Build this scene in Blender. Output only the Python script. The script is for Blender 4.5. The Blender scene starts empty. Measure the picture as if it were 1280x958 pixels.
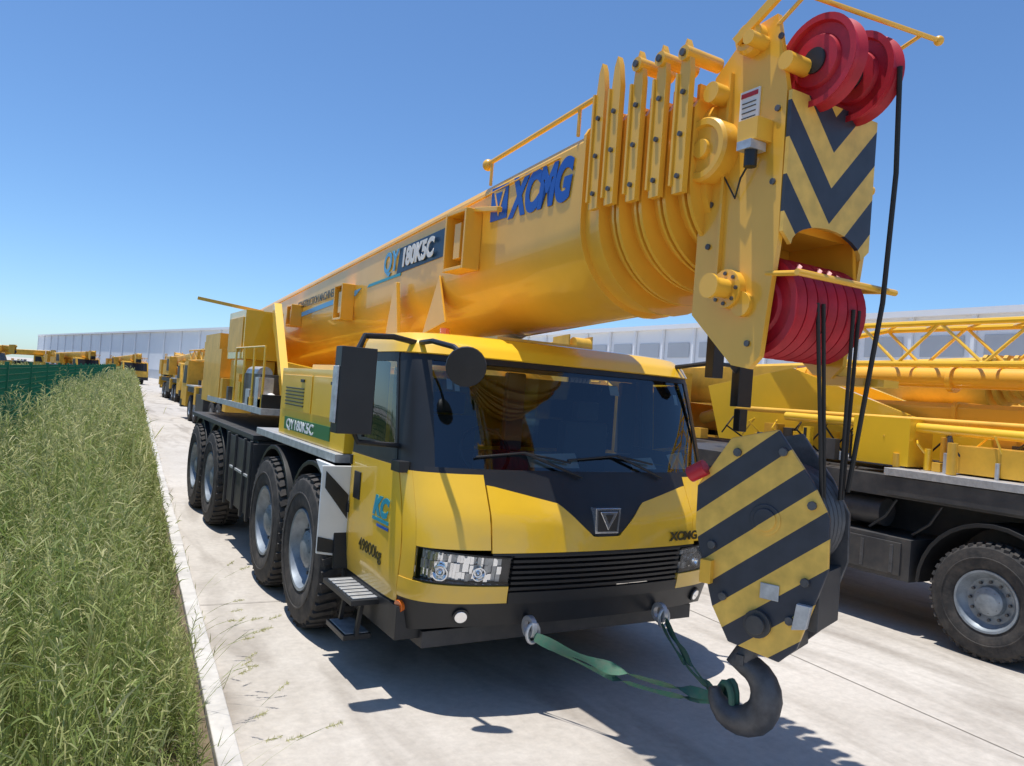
import bpy, bmesh, math, random
import numpy as np
from mathutils import Matrix, Vector
random.seed(7); rng=np.random.default_rng(5)
scn=bpy.context.scene
D=bpy.data
# ------------------------------------------------------------------ materials
def mk(name,col,rough=0.5,metal=0.0,coat=0.0,var=0.0,vscale=3.0,bump=0.0,bscale=40.0,spec=0.5,dirt=None,low=None):
    m=D.materials.new(name); m.use_nodes=True
    nt=m.node_tree; b=nt.nodes['Principled BSDF']
    b.inputs['Base Color'].default_value=(*col,1)
    b.inputs['Roughness'].default_value=rough
    b.inputs['Metallic'].default_value=metal
    b.inputs['Coat Weight'].default_value=coat
    b.inputs['Coat Roughness'].default_value=0.05
    b.inputs['Specular IOR Level'].default_value=spec
    tc=nt.nodes.new('ShaderNodeTexCoord')
    if var>0:
        n=nt.nodes.new('ShaderNodeTexNoise'); n.inputs['Scale'].default_value=vscale; n.inputs['Detail'].default_value=4
        n.inputs['Roughness'].default_value=0.65
        nt.links.new(tc.outputs['Object'],n.inputs['Vector'])
        r=nt.nodes.new('ShaderNodeValToRGB')
        c2=dirt if dirt else tuple(max(0,c*(1-var)) for c in col)
        r.color_ramp.elements[0].position=0.32; r.color_ramp.elements[0].color=(*c2,1)
        r.color_ramp.elements[1].position=0.62; r.color_ramp.elements[1].color=(*col,1)
        nt.links.new(n.outputs['Fac'],r.inputs['Fac']); outc=r.outputs['Color']
        if low:
            # road dust on the lower bodywork (by object height)
            sp=nt.nodes.new('ShaderNodeSeparateXYZ'); nt.links.new(tc.outputs['Object'],sp.inputs[0])
            n3=nt.nodes.new('ShaderNodeTexNoise'); n3.inputs['Scale'].default_value=7; n3.inputs['Detail'].default_value=5; nt.links.new(tc.outputs['Object'],n3.inputs['Vector'])
            ad=nt.nodes.new('ShaderNodeMath'); ad.operation='MULTIPLY_ADD'; nt.links.new(n3.outputs['Fac'],ad.inputs[0]); ad.inputs[1].default_value=-0.9; nt.links.new(sp.outputs['Z'],ad.inputs[2])
            m3=nt.nodes.new('ShaderNodeMapRange'); m3.inputs['From Min'].default_value=0.1; m3.inputs['From Max'].default_value=0.9; m3.inputs['To Min'].default_value=0.35; m3.inputs['To Max'].default_value=0.0
            nt.links.new(ad.outputs[0],m3.inputs['Value'])
            mm=nt.nodes.new('ShaderNodeMix'); mm.data_type='RGBA'; mm.inputs['B'].default_value=(*low,1)
            nt.links.new(m3.outputs['Result'],mm.inputs['Factor']); nt.links.new(outc,mm.inputs['A']); outc=mm.outputs['Result']
        nt.links.new(outc,b.inputs['Base Color'])
        mr=nt.nodes.new('ShaderNodeMapRange'); mr.inputs['To Min'].default_value=min(1,rough+0.15); mr.inputs['To Max'].default_value=rough
        nt.links.new(n.outputs['Fac'],mr.inputs['Value']); nt.links.new(mr.outputs['Result'],b.inputs['Roughness'])
    if bump>0:
        n2=nt.nodes.new('ShaderNodeTexNoise'); n2.inputs['Scale'].default_value=bscale; n2.inputs['Detail'].default_value=3
        nt.links.new(tc.outputs['Object'],n2.inputs['Vector'])
        bp=nt.nodes.new('ShaderNodeBump'); bp.inputs['Strength'].default_value=bump; bp.inputs['Distance'].default_value=0.01
        nt.links.new(n2.outputs['Fac'],bp.inputs['Height']); nt.links.new(bp.outputs['Normal'],b.inputs['Normal'])
    return m
YEL=mk('yellow_paint',(0.95,0.56,0.026),0.26,coat=0.7,var=0.06,vscale=2.2,low=(0.45,0.36,0.2))
YELB=mk('boom_yellow_paint',(0.92,0.49,0.042),0.32,coat=0.45,var=0.10,vscale=1.3,bump=0.03,bscale=4)
YEL2=mk('yellow_paint_faded',(0.86,0.47,0.045),0.45,coat=0.1,var=0.2,vscale=3)
BLK=mk('black_plastic',(0.016,0.017,0.019),0.38,var=0.3)
CHS=mk('dark_chassis_paint',(0.04,0.04,0.043),0.45,var=0.4,vscale=4,dirt=(0.075,0.07,0.065))
RUB=mk('tyre_rubber',(0.028,0.027,0.027),0.8,var=0.5,vscale=9,dirt=(0.075,0.066,0.058),bump=0.2)
RIM=mk('rim_metal',(0.30,0.34,0.38),0.42,metal=0.4,var=0.35,vscale=8)
SIL=mk('silver_metal',(0.6,0.61,0.62),0.4,metal=0.6,var=0.3,vscale=12)
STL=mk('steel_dark',(0.13,0.13,0.135),0.42,metal=0.5,var=0.4,vscale=10)
HKM=mk('hook_steel',(0.10,0.10,0.105),0.45,metal=0.3,var=0.4,vscale=10)
RED=mk('red_nylon',(0.52,0.014,0.03),0.38,var=0.25,vscale=8)
GRN=mk('green_sling',(0.05,0.16,0.10),0.8,var=0.5,vscale=20,dirt=(0.10,0.16,0.11))
WHT=mk('white_paint',(0.8,0.8,0.78),0.4,var=0.08)
BLU=mk('blue_decal',(0.008,0.09,0.42),0.35)
LBL=mk('light_blue_decal',(0.08,0.36,0.65),0.35)
CYN=mk('teal_decal',(0.01,0.30,0.42),0.35)
DKT=mk('dark_decal',(0.05,0.04,0.01),0.4)
ORG=mk('orange_lens',(0.75,0.15,0.01),0.2,coat=0.8)
SEAT=mk('seat_cloth',(0.05,0.05,0.055),0.8)
INT=mk('cab_interior',(0.13,0.135,0.14),0.7)
LAMP=mk('lamp_lens',(0.85,0.87,0.9),0.06,metal=0.85,coat=1.0)
MIR=mk('mirror_glass',(0.8,0.82,0.85),0.03,metal=1.0)
SHED=mk('shed_cladding',(0.88,0.89,0.90),0.5,var=0.05,vscale=0.2)
SHEDG=mk('shed_roof',(0.55,0.57,0.59),0.5,var=0.12,vscale=0.2)
FEN=mk('green_fence_wire',(0.01,0.20,0.09),0.5)
def glassmat():
    m=D.materials.new('tinted_glass'); m.use_nodes=True; nt=m.node_tree; nt.nodes.clear()
    o=nt.nodes.new('ShaderNodeOutputMaterial'); mx=nt.nodes.new('ShaderNodeMixShader')
    t=nt.nodes.new('ShaderNodeBsdfTransparent'); t.inputs[0].default_value=(0.56,0.65,0.64,1)
    g=nt.nodes.new('ShaderNodeBsdfGlossy'); g.inputs['Roughness'].default_value=0.015; g.inputs[0].default_value=(0.9,0.95,1,1)
    f=nt.nodes.new('ShaderNodeFresnel'); f.inputs['IOR'].default_value=1.85
    nt.links.new(f.outputs[0],mx.inputs[0]); nt.links.new(t.outputs[0],mx.inputs[1]); nt.links.new(g.outputs[0],mx.inputs[2]); nt.links.new(mx.outputs[0],o.inputs[0])
    return m
GLS=glassmat()
def stripemat(name,chev,period,slope,phase,ca=(0.88,0.54,0.10),cb=(0.04,0.045,0.06)):
    m=D.materials.new(name); m.use_nodes=True; nt=m.node_tree; b=nt.nodes['Principled BSDF']; b.inputs['Roughness'].default_value=0.42
    tc=nt.nodes.new('ShaderNodeTexCoord'); sp=nt.nodes.new('ShaderNodeSeparateXYZ'); nt.links.new(tc.outputs['Object'],sp.inputs[0])
    def M(op,a,bv=None):
        n=nt.nodes.new('ShaderNodeMath'); n.operation=op
        if isinstance(a,(int,float)): n.inputs[0].default_value=a
        else: nt.links.new(a,n.inputs[0])
        if bv is not None:
            if isinstance(bv,(int,float)): n.inputs[1].default_value=bv
            else: nt.links.new(bv,n.inputs[1])
        return n.outputs[0]
    x=sp.outputs['X']
    if chev: x=M('ABSOLUTE',x)
    q=M('SUBTRACT',sp.outputs['Z'],M('MULTIPLY',x,slope))
    q=M('ADD',q,10*period+phase); q=M('DIVIDE',q,period); q=M('FRACT',q); q=M('GREATER_THAN',q,0.5)
    mx=nt.nodes.new('ShaderNodeMix'); mx.data_type='RGBA'
    mx.inputs['A'].default_value=(*ca,1); mx.inputs['B'].default_value=(*cb,1)
    nt.links.new(q,mx.inputs['Factor'])
    n=nt.nodes.new('ShaderNodeTexNoise'); n.inputs['Scale'].default_value=9; n.inputs['Detail'].default_value=5; nt.links.new(tc.outputs['Object'],n.inputs['Vector'])
    r=nt.nodes.new('ShaderNodeMapRange'); r.inputs['From Min'].default_value=.3; r.inputs['From Max'].default_value=.7; r.inputs['To Min'].default_value=.74; r.inputs['To Max'].default_value=1.05
    nt.links.new(n.outputs['Fac'],r.inputs['Value'])
    m2=nt.nodes.new('ShaderNodeVectorMath'); m2.operation='SCALE'; nt.links.new(mx.outputs['Result'],m2.inputs[0]); nt.links.new(r.outputs['Result'],m2.inputs['Scale'])
    nt.links.new(m2.outputs['Vector'],b.inputs['Base Color'])
    return m
CHEV=stripemat('chevron_paint',True,0.40,1.1,0.1)
STRP=stripemat('hazard_stripe_paint',False,0.33,0.80,0.03)

# ------------------------------------------------------------------ builder
def empty(name,loc=(0,0,0)):
    e=D.objects.new(name,None); e.location=loc; e.empty_display_size=0.5
    scn.collection.objects.link(e); return e
def attach(o,parent):
    if parent is not None:
        o.parent=parent; o.matrix_parent_inverse=Matrix.Translation(-Vector(parent.location))
class B:
    def __init__(s,name,parent=None,bevel=0.0,angle=35):
        s.n=name;s.p=parent;s.bv=bevel;s.ang=angle;s.v=[];s.f=[];s.m=[];s.mats=[]
    def mi(s,mat):
        if mat not in s.mats: s.mats.append(mat)
        return s.mats.index(mat)
    def add(s,vs,fs,mat):
        o=len(s.v); s.v+= [tuple(v) for v in vs]; i=s.mi(mat)
        for f in fs: s.f.append(tuple(o+k for k in f)); s.m.append(i)
        return s
    def box(s,x0,x1,y0,y1,z0,z1,mat):
        vs=[(x,y,z) for x in (x0,x1) for y in (y0,y1) for z in (z0,z1)]
        return s.add(vs,[(0,1,3,2),(4,6,7,5),(0,4,5,1),(2,3,7,6),(0,2,6,4),(1,5,7,3)],mat)
    def beam(s,p0,p1,w,h,mat,up=(0,0,1)):
        p0=Vector(p0);p1=Vector(p1);d=(p1-p0).normalized();u=Vector(up)
        if abs(d.dot(u))>0.98: u=Vector((0,1,0))
        r=d.cross(u).normalized();u=r.cross(d).normalized()
        vs=[]
        for p in (p0,p1):
            for a,b in ((-1,-1),(1,-1),(1,1),(-1,1)): vs.append(p+r*a*w/2+u*b*h/2)
        return s.add(vs,[(0,1,2,3),(7,6,5,4),(0,4,5,1),(1,5,6,2),(2,6,7,3),(3,7,4,0)],mat)
    def prism(s,pts,axis,a,b,mat):
        n=len(pts)
        def P(p,c):
            return {'x':(c,p[0],p[1]),'y':(p[0],c,p[1]),'z':(p[0],p[1],c)}[axis]
        vs=[P(p,a) for p in pts]+[P(p,b) for p in pts]
        fs=[tuple(range(n)),tuple(range(2*n-1,n-1,-1))]+[(i,(i+1)%n,n+(i+1)%n,n+i) for i in range(n)]
        return s.add(vs,fs,mat)
    def loft(s,secs,mat,caps=True,closed=True):
        n=len(secs[0]); vs=[p for sec in secs for p in sec]; fs=[]
        for k in range(len(secs)-1):
            for i in range(n if closed else n-1):
                j=(i+1)%n; fs.append((k*n+i,k*n+j,(k+1)*n+j,(k+1)*n+i))
        if caps: fs.append(tuple(range(n))); fs.append(tuple(range((len(secs)-1)*n+n-1,(len(secs)-1)*n-1,-1)))
        return s.add(vs,fs,mat)
    def ring(s,c,d,r,n,up=(0,0,1)):
        d=Vector(d).normalized();u=Vector(up)
        if abs(d.dot(u))>0.95:u=Vector((0,1,0))
        a=d.cross(u).normalized();b=a.cross(d)
        return [Vector(c)+a*math.cos(2*math.pi*i/n)*r+b*math.sin(2*math.pi*i/n)*r for i in range(n)]
    def cyl(s,p0,p1,r,mat,r1=None,n=20):
        d=Vector(p1)-Vector(p0)
        return s.loft([s.ring(p0,d,r,n),s.ring(p1,d,r if r1 is None else r1,n)],mat)
    def tube(s,path,r,mat,n=8):
        P=[Vector(p) for p in path]; secs=[]
        rr=r if isinstance(r,(list,tuple)) else [r]*len(P)
        t0=(P[1]-P[0]).normalized(); u=Vector((0,0,1)) if abs(t0.z)<0.9 else Vector((0,1,0))
        for i,p in enumerate(P):
            t=(P[min(i+1,len(P)-1)]-P[max(i-1,0)]).normalized()
            a=t.cross(u).normalized(); b=a.cross(t).normalized(); u=b
            secs.append([p+a*math.cos(2*math.pi*k/n)*rr[i]+b*math.sin(2*math.pi*k/n)*rr[i] for k in range(n)])
        return s.loft(secs,mat)
    def lathe(s,c,axis,prof,mat,n=32,closed=False):
        d=Vector(axis).normalized(); c=Vector(c); secs=[s.ring(c+d*a,d,max(r,1e-4),n) for a,r in prof]
        if closed: secs.append(secs[0])
        return s.loft(secs,mat,caps=False)
    def sph(s,c,r,mat,sc=(1,1,1),n=12):
        c=Vector(c); secs=[]
        for i in range(n+1):
            t=math.pi*i/n
            secs.append([c+Vector((r*sc[0]*math.sin(t)*math.cos(2*math.pi*k/(2*n)),r*sc[1]*math.sin(t)*math.sin(2*math.pi*k/(2*n)),r*sc[2]*math.cos(t))) for k in range(2*n)])
        return s.loft(secs,mat,caps=False)
    def mesh(s):
        me=D.meshes.new(s.n); me.from_pydata(s.v,[],s.f)
        for m in s.mats: me.materials.append(m)
        me.polygons.foreach_set('material_index',s.m)
        bm=bmesh.new(); bm.from_mesh(me); bmesh.ops.recalc_face_normals(bm,faces=bm.faces); bm.to_mesh(me); bm.free()
        me.polygons.foreach_set('use_smooth',[True]*len(me.polygons))
        me.set_sharp_from_angle(angle=math.radians(s.ang)); me.update()
        return me
    def done(s,loc=None,rotz=0):
        o=D.objects.new(s.n,s.mesh()); scn.collection.objects.link(o)
        if loc is not None: o.location=loc; o.rotation_euler=(0,0,rotz)
        if s.bv>0:
            b=o.modifiers.new('bevel','BEVEL'); b.width=s.bv; b.segments=2; b.limit_method='ANGLE'; b.angle_limit=math.radians(40); b.harden_normals=True
        attach(o,s.p); return o
def text(name,body,size,mat,origin,xa,ya,parent,shear=0.0,bold=0.0,sx=1.0,ext=0.002,align='LEFT'):
    c=D.curves.new(name,'FONT'); c.body=body; c.size=size; c.shear=shear; c.offset=bold; c.extrude=ext; c.align_x=align
    c.materials.append(mat)
    o=D.objects.new(name,c); scn.collection.objects.link(o)
    x=Vector(xa).normalized();y=Vector(ya).normalized();z=x.cross(y)
    M=Matrix(((x.x*sx,y.x,z.x,origin[0]),(x.y*sx,y.y,z.y,origin[1]),(x.z*sx,y.z,z.z,origin[2]),(0,0,0,1)))
    o.matrix_world=M; attach(o,parent); return o

# ------------------------------------------------------------------ camera
YAW=math.radians(30.7); PITCH=math.atan(12.5/950); ROLL=0.0751
Hr=Vector((math.cos(YAW),-math.sin(YAW),0)); F0=Vector((math.sin(YAW),math.cos(YAW),0))
Fc=(F0*math.cos(PITCH)+Vector((0,0,1))*math.sin(PITCH)); Up=Hr.cross(Fc)
Rc=Hr*math.cos(ROLL)+Up*math.sin(ROLL); Uc=-Hr*math.sin(ROLL)+Up*math.cos(ROLL)
cam=D.cameras.new('camera'); co=D.objects.new('camera',cam); scn.collection.objects.link(co)
cam.sensor_width=36; cam.lens=950/1280*36; cam.clip_end=3000; cam.clip_start=0.05
co.matrix_world=Matrix(((Rc.x,Uc.x,-Fc.x,0),(Rc.y,Uc.y,-Fc.y,0),(Rc.z,Uc.z,-Fc.z,2.25),(0,0,0,1)))
scn.camera=co
# ------------------------------------------------------------------ light
TS=Vector((-0.12,0.09,1)).normalized()
el=math.asin(TS.z); az=math.atan2(TS.x,TS.y)
w=D.worlds.new('World'); scn.world=w; w.use_nodes=True; nt=w.node_tree
sk=nt.nodes.new('ShaderNodeTexSky'); sk.sky_type='NISHITA'; sk.sun_disc=False; sk.sun_elevation=el; sk.sun_rotation=az
sk.air_density=0.9; sk.dust_density=0.3; sk.ozone_density=3.5
vm=nt.nodes.new('ShaderNodeVectorMath'); vm.operation='MULTIPLY'; vm.inputs[1].default_value=(0.75,0.95,1.12)
nt.links.new(sk.outputs[0],vm.inputs[0]); nt.links.new(vm.outputs['Vector'],nt.nodes['Background'].inputs[0]); nt.nodes['Background'].inputs[1].default_value=0.145
sl=D.lights.new('sun','SUN'); sl.energy=5.0; sl.angle=math.radians(0.5); sl.color=(1,0.965,0.91)
so=D.objects.new('sun',sl); scn.collection.objects.link(so); so.rotation_euler=(-TS).to_track_quat('-Z','Y').to_euler(); so.location=(0,0,30)
scn.view_settings.view_transform='Standard'; scn.view_settings.look='None'; scn.view_settings.exposure=0

# ------------------------------------------------------------------ ground
def kx(y,off=0.0): return 0.70+0.0745*y+off
def concrete():
    m=D.materials.new('concrete'); m.use_nodes=True; nt=m.node_tree; b=nt.nodes['Principled BSDF']; b.inputs['Roughness'].default_value=0.85
    tc=nt.nodes.new('ShaderNodeTexCoord')
    n1=nt.nodes.new('ShaderNodeTexNoise'); n1.inputs['Scale'].default_value=0.35; n1.inputs['Detail'].default_value=9; n1.inputs['Roughness'].default_value=0.7
    n2=nt.nodes.new('ShaderNodeTexNoise'); n2.inputs['Scale'].default_value=14; n2.inputs['Detail'].default_value=8; n2.inputs['Roughness'].default_value=0.7
    for n in (n1,n2): nt.links.new(tc.outputs['Object'],n.inputs['Vector'])
    r=nt.nodes.new('ShaderNodeValToRGB'); r.color_ramp.elements[0].position=0.3; r.color_ramp.elements[0].color=(0.43,0.385,0.33,1)
    r.color_ramp.elements[1].position=0.6; r.color_ramp.elements[1].color=(0.58,0.535,0.475,1)
    nt.links.new(n1.outputs['Fac'],r.inputs['Fac'])
    r2=nt.nodes.new('ShaderNodeValToRGB'); r2.color_ramp.elements[0].position=0.3; r2.color_ramp.elements[0].color=(0.84,0.84,0.84,1)
    r2.color_ramp.elements[1].position=0.65; r2.color_ramp.elements[1].color=(1.04,1.04,1.04,1)
    nt.links.new(n2.outputs['Fac'],r2.inputs['Fac'])
    mx=nt.nodes.new('ShaderNodeMix'); mx.data_type='RGBA'; mx.blend_type='MULTIPLY'; mx.inputs['Factor'].default_value=1
    nt.links.new(r.outputs['Color'],mx.inputs['A']); nt.links.new(r2.outputs['Color'],mx.inputs['B'])
    n3=nt.nodes.new('ShaderNodeTexNoise'); n3.inputs['Scale'].default_value=0.9; n3.inputs['Detail'].default_value=5; n3.inputs['Distortion'].default_value=1.2
    mp=nt.nodes.new('ShaderNodeMapping'); mp.inputs['Scale'].default_value=(1.6,0.35,1); mp.inputs['Location'].default_value=(3.1,7.7,0)
    nt.links.new(tc.outputs['Object'],mp.inputs['Vector']); nt.links.new(mp.outputs['Vector'],n3.inputs['Vector'])
    r3=nt.nodes.new('ShaderNodeValToRGB'); r3.color_ramp.elements[0].position=0.30; r3.color_ramp.elements[0].color=(0.68,0.66,0.64,1); r3.color_ramp.elements[1].position=0.50; r3.color_ramp.elements[1].color=(1,1,1,1)
    nt.links.new(n3.outputs['Fac'],r3.inputs['Fac'])
    mx2=nt.nodes.new('ShaderNodeMix'); mx2.data_type='RGBA'; mx2.blend_type='MULTIPLY'; mx2.inputs['Factor'].default_value=1
    nt.links.new(mx.outputs['Result'],mx2.inputs['A']); nt.links.new(r3.outputs['Color'],mx2.inputs['B']); nt.links.new(mx2.outputs['Result'],b.inputs['Base Color'])
    bp=nt.nodes.new('ShaderNodeBump'); bp.inputs['Strength'].default_value=0.25; bp.inputs['Distance'].default_value=0.005
    nt.links.new(n2.outputs['Fac'],bp.inputs['Height']); nt.links.new(bp.outputs['Normal'],b.inputs['Normal'])
    return m
CON=concrete()
SOIL=mk('soil',(0.19,0.145,0.09),0.95,var=0.5,vscale=5,bump=0.8,bscale=20)
g=B('ground'); g.add([(-900,-300,0),(900,-300,0),(900,1500,0),(-900,1500,0)],[(0,1,2,3)],CON); g.done()
s=B('soil_verge'); s.add([(kx(-20,-0.14),-20,0.07),(kx(250,-0.14),250,0.07),(-60,250,0.07),(-60,-20,0.07)],[(0,1,2,3)],SOIL); s.done()
k=B('kerb',bevel=0.010)
KERB=mk('kerb_concrete',(0.62,0.59,0.55),0.85,var=0.3,vscale=3,bump=0.3)
yy=-4.0
while yy<110:
    L_=2.0; y1=yy+L_-0.005; e=random.uniform(-.004,.004)
    secs=[]
    for y in (yy,y1):
        secs.append([(kx(y,-0.13)+e,y,-0.02),(kx(y,0.0)+e,y,-0.02),(kx(y,0.0)+e,y,0.10+e),(kx(y,-0.13)+e,y,0.10+e)])
    k.loft(secs,KERB); yy+=L_
k.done()
J=mk('joint_dark',(0.27,0.24,0.20),0.9)
j=B('pavement_joints')
for off in (5.0,9.6,14.2,18.8):
    j.add([(kx(-4,off),-4,0.004),(kx(-4,off+0.010),-4,0.004),(kx(200,off+0.010),200,0.004),(kx(200,off),200,0.004)],[(0,1,2,3)],J)
for y in range(-4,80,6):
    yb=y-0.3
    j.add([(kx(yb,0.03),yb,0.008),(kx(yb,0.03)+40,yb-3,0.008),(kx(yb,0.03)+40,yb-2.990,0.008),(kx(yb,0.03),yb+0.010,0.008)],[(0,1,2,3)],J)
j.done()

# ------------------------------------------------------------------ grass
def leafmat(name,c0,c1,c2):
    m=D.materials.new(name); m.use_nodes=True; nt=m.node_tree; b=nt.nodes['Principled BSDF']; b.inputs['Roughness'].default_value=0.6
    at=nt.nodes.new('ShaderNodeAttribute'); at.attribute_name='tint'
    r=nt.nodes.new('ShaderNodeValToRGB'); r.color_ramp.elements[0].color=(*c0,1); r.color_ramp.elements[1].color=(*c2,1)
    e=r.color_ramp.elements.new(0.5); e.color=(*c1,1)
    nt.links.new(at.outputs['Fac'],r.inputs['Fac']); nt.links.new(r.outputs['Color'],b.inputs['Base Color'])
    tr=nt.nodes.new('ShaderNodeBsdfTranslucent'); nt.links.new(r.outputs['Color'],tr.inputs['Color'])
    mx=nt.nodes.new('ShaderNodeMixShader'); mx.inputs[0].default_value=0.42
    o=nt.nodes['Material Output']; nt.links.new(b.outputs[0],mx.inputs[1]); nt.links.new(tr.outputs[0],mx.inputs[2]); nt.links.new(mx.outputs[0],o.inputs[0])
    return m
LEAF=leafmat('grass_leaf',(0.15,0.15,0.045),(0.27,0.35,0.08),(0.62,0.58,0.27))
class Leaves:
    def __init__(s): s.b=[];s.d=[];s.L=[];s.w=[];s.dr=[];s.t=[]
    def put(s,b,d,L,w,dr,t):
        s.b.append(b);s.d.append(d);s.L.append(L);s.w.append(w);s.dr.append(dr);s.t.append(t)
    def build(s,name,mat):
        b=np.concatenate(s.b);d=np.concatenate(s.d);L=np.concatenate(s.L)[:,None];w=np.concatenate(s.w)[:,None];dr=np.concatenate(s.dr)[:,None];t=np.concatenate(s.t)
        d=d/np.linalg.norm(d,axis=1)[:,None]; N=len(b)
        rv=rng.normal(size=(N,3)); sd=np.cross(d,rv); sd/=np.linalg.norm(sd,axis=1)[:,None]
        up=np.array([[0,0,1.0]])
        v=np.empty((N,5,3)); mid=b+d*L*0.55-up*dr*L*0.25
        v[:,0]=b-sd*w*0.6;v[:,1]=b+sd*w*0.6;v[:,2]=mid-sd*w;v[:,3]=mid+sd*w;v[:,4]=b+d*L-up*dr*L
        me=D.meshes.new(name); me.vertices.add(N*5); me.vertices.foreach_set('co',v.reshape(-1))
        base=(np.arange(N)*5)[:,None]; lp=(base+np.array([[0,1,3,2,2,3,4]])).reshape(-1)
        me.loops.add(N*7); me.loops.foreach_set('vertex_index',lp.astype(np.int32))
        me.polygons.add(N*2); st=((np.arange(N)*7)[:,None]+np.array([[0,4]])).reshape(-1)
        me.polygons.foreach_set('loop_start',st.astype(np.int32))
        me.update(calc_edges=True); me.validate()
        a=me.attributes.new('tint','FLOAT','POINT'); a.data.foreach_set('value',np.repeat(t,5).astype(np.float32))
        me.materials.append(mat)
        o=D.objects.new(name,me); scn.collection.objects.link(o); return o
LV=Leaves()
def clump_noise(x,y): return 0.5+0.25*np.sin(x*4.3+1.3*np.sin(y*2.1))+0.25*np.sin(y*2.7+2*np.sin(x*2.9+0.7))
def weeds(y0,y1,x0,x1,dens,nl,h0,h1,wid,llen):
    N=int((y1-y0)*(x1-x0)*dens); y=rng.uniform(y0,y1,N); xo=rng.uniform(x0,x1,N); x=kx(y)+xo
    cn=clump_noise(x,y); keep=rng.random(N)<(0.30+0.9*cn)
    y=y[keep];xo=xo[keep];x=x[keep];cn=cn[keep];N=len(y)
    h=(h0+(h1-h0)*rng.random(N)**1.4)*(0.62+0.5*cn)
    h*=np.clip(0.24+(-0.20-xo)/0.85,0.2,1.0)
    lean=rng.normal(0,0.11,(N,2)); lean[:,0]-=0.02
    base=np.stack([x,y,np.full(N,0.06)],1); sdir=np.stack([lean[:,0],lean[:,1],np.ones(N)],1)
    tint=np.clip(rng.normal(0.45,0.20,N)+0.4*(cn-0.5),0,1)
    for _ in range(2):
        LV.put(base,sdir+rng.normal(0,0.006,(N,3)),h,np.full(N,wid*0.6),np.zeros(N),np.clip(tint+.1,0,1))
    sh_=(h/1.2)**.5; kind=rng.random(N)
    for k in range(nl):
        f=0.05+0.93*(k+rng.random(N))/nl
        p=base+sdir*(h*f)[:,None]
        a=rng.uniform(0,2*math.pi,N); e=rng.uniform(0.45,1.35,N)
        d=np.stack([np.cos(a)*np.cos(e),np.sin(a)*np.cos(e),np.sin(e)],1)
        Ls=llen*sh_*(0.5+0.9*rng.random(N))*(1.2-0.8*f)*(0.6+0.8*kind)
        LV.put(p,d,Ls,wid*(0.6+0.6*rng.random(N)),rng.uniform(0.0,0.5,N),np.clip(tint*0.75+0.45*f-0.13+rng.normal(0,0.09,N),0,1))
    q=rng.random(N)<0.6; M=q.sum(); top=(base+sdir*h[:,None])[q]
    for k in range(12):
        a=rng.uniform(0,2*math.pi,M); e=rng.uniform(0.3,1.3,M)
        d=np.stack([np.cos(a)*np.cos(e),np.sin(a)*np.cos(e),np.sin(e)],1)
        LV.put(top-np.array([[0,0,0.02*k]]),d,0.03+0.05*rng.random(M),np.full(M,wid*0.6),np.full(M,0.3),np.clip(rng.normal(0.92,0.1,M),0,1))
def blades(y0,y1,x0,x1,dens,h0,h1,wid):
    N=int((y1-y0)*(x1-x0)*dens); y=rng.uniform(y0,y1,N); xo=rng.uniform(x0,x1,N); x=kx(y)+xo
    a=rng.uniform(0,2*math.pi,N); l=np.abs(rng.normal(0,0.4,N)); d=np.stack([np.cos(a)*l,np.sin(a)*l,np.ones(N)],1)
    h=rng.uniform(h0,h1,N)*np.clip(0.25+(-0.2-xo)/0.8,0.22,1.0)
    LV.put(np.stack([x,y,np.full(N,0.06)],1),d,h,wid*(0.6+0.8*rng.random(N)),rng.uniform(0.05,0.5,N),np.clip(rng.normal(0.35,0.25,N),0,1))
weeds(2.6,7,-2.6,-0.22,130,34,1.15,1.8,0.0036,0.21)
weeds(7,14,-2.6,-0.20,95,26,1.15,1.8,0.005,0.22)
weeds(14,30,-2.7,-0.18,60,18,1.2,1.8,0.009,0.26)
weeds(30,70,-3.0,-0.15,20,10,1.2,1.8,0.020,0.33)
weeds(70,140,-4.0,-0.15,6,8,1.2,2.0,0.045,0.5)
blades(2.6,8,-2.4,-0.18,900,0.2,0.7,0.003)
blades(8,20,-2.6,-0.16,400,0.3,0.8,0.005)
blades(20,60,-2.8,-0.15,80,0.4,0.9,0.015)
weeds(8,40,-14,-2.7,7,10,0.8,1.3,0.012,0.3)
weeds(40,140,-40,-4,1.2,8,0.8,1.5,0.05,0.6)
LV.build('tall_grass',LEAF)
LV=Leaves()
N=600; y=rng.uniform(3,40,N); x=kx(y)+rng.choice([-0.15,0.01],N,p=[.75,.25])+rng.normal(0,0.012,N); a=rng.uniform(0,6.28,N); l=np.abs(rng.normal(0,.6,N))
LV.put(np.stack([x,y,np.full(N,0.0)+.0],1),np.stack([np.cos(a)*l,np.sin(a)*l,np.ones(N)],1),rng.uniform(.06,.22,N),np.full(N,.003),rng.uniform(0,.5,N),np.clip(rng.normal(.4,.2,N),0,1))
for i in range(20):
    yb=rng.uniform(3.4,7.0); xb=kx(yb)-0.2
    aa=rng.uniform(-.9,.7); p=np.array([xb,yb,0.06]); d=np.array([.45*math.cos(aa),.45*math.sin(aa),1.0]); Lh=rng.uniform(.35,.7)
    for k_ in range(5):
        d=d/np.linalg.norm(d); LV.put(p[None],d[None],np.array([Lh/5*1.15]),np.array([.0018]),np.zeros(1),np.array([.55])); p=p+d*Lh/5; d=d+np.array([.12*math.cos(aa),.12*math.sin(aa),-.14])
    M=60; tt=rng.random(M); aa2=rng.uniform(0,6.28,M)
    LV.put(p[None]+d[None]*tt[:,None]*.08,d[None]*.8+np.stack([np.cos(aa2),np.sin(aa2),np.sin(aa2*3)],1)*.7,np.full(M,.02),np.full(M,.0014),np.zeros(M),np.full(M,.9))
LV.build('kerb_weeds',LEAF)

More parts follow.
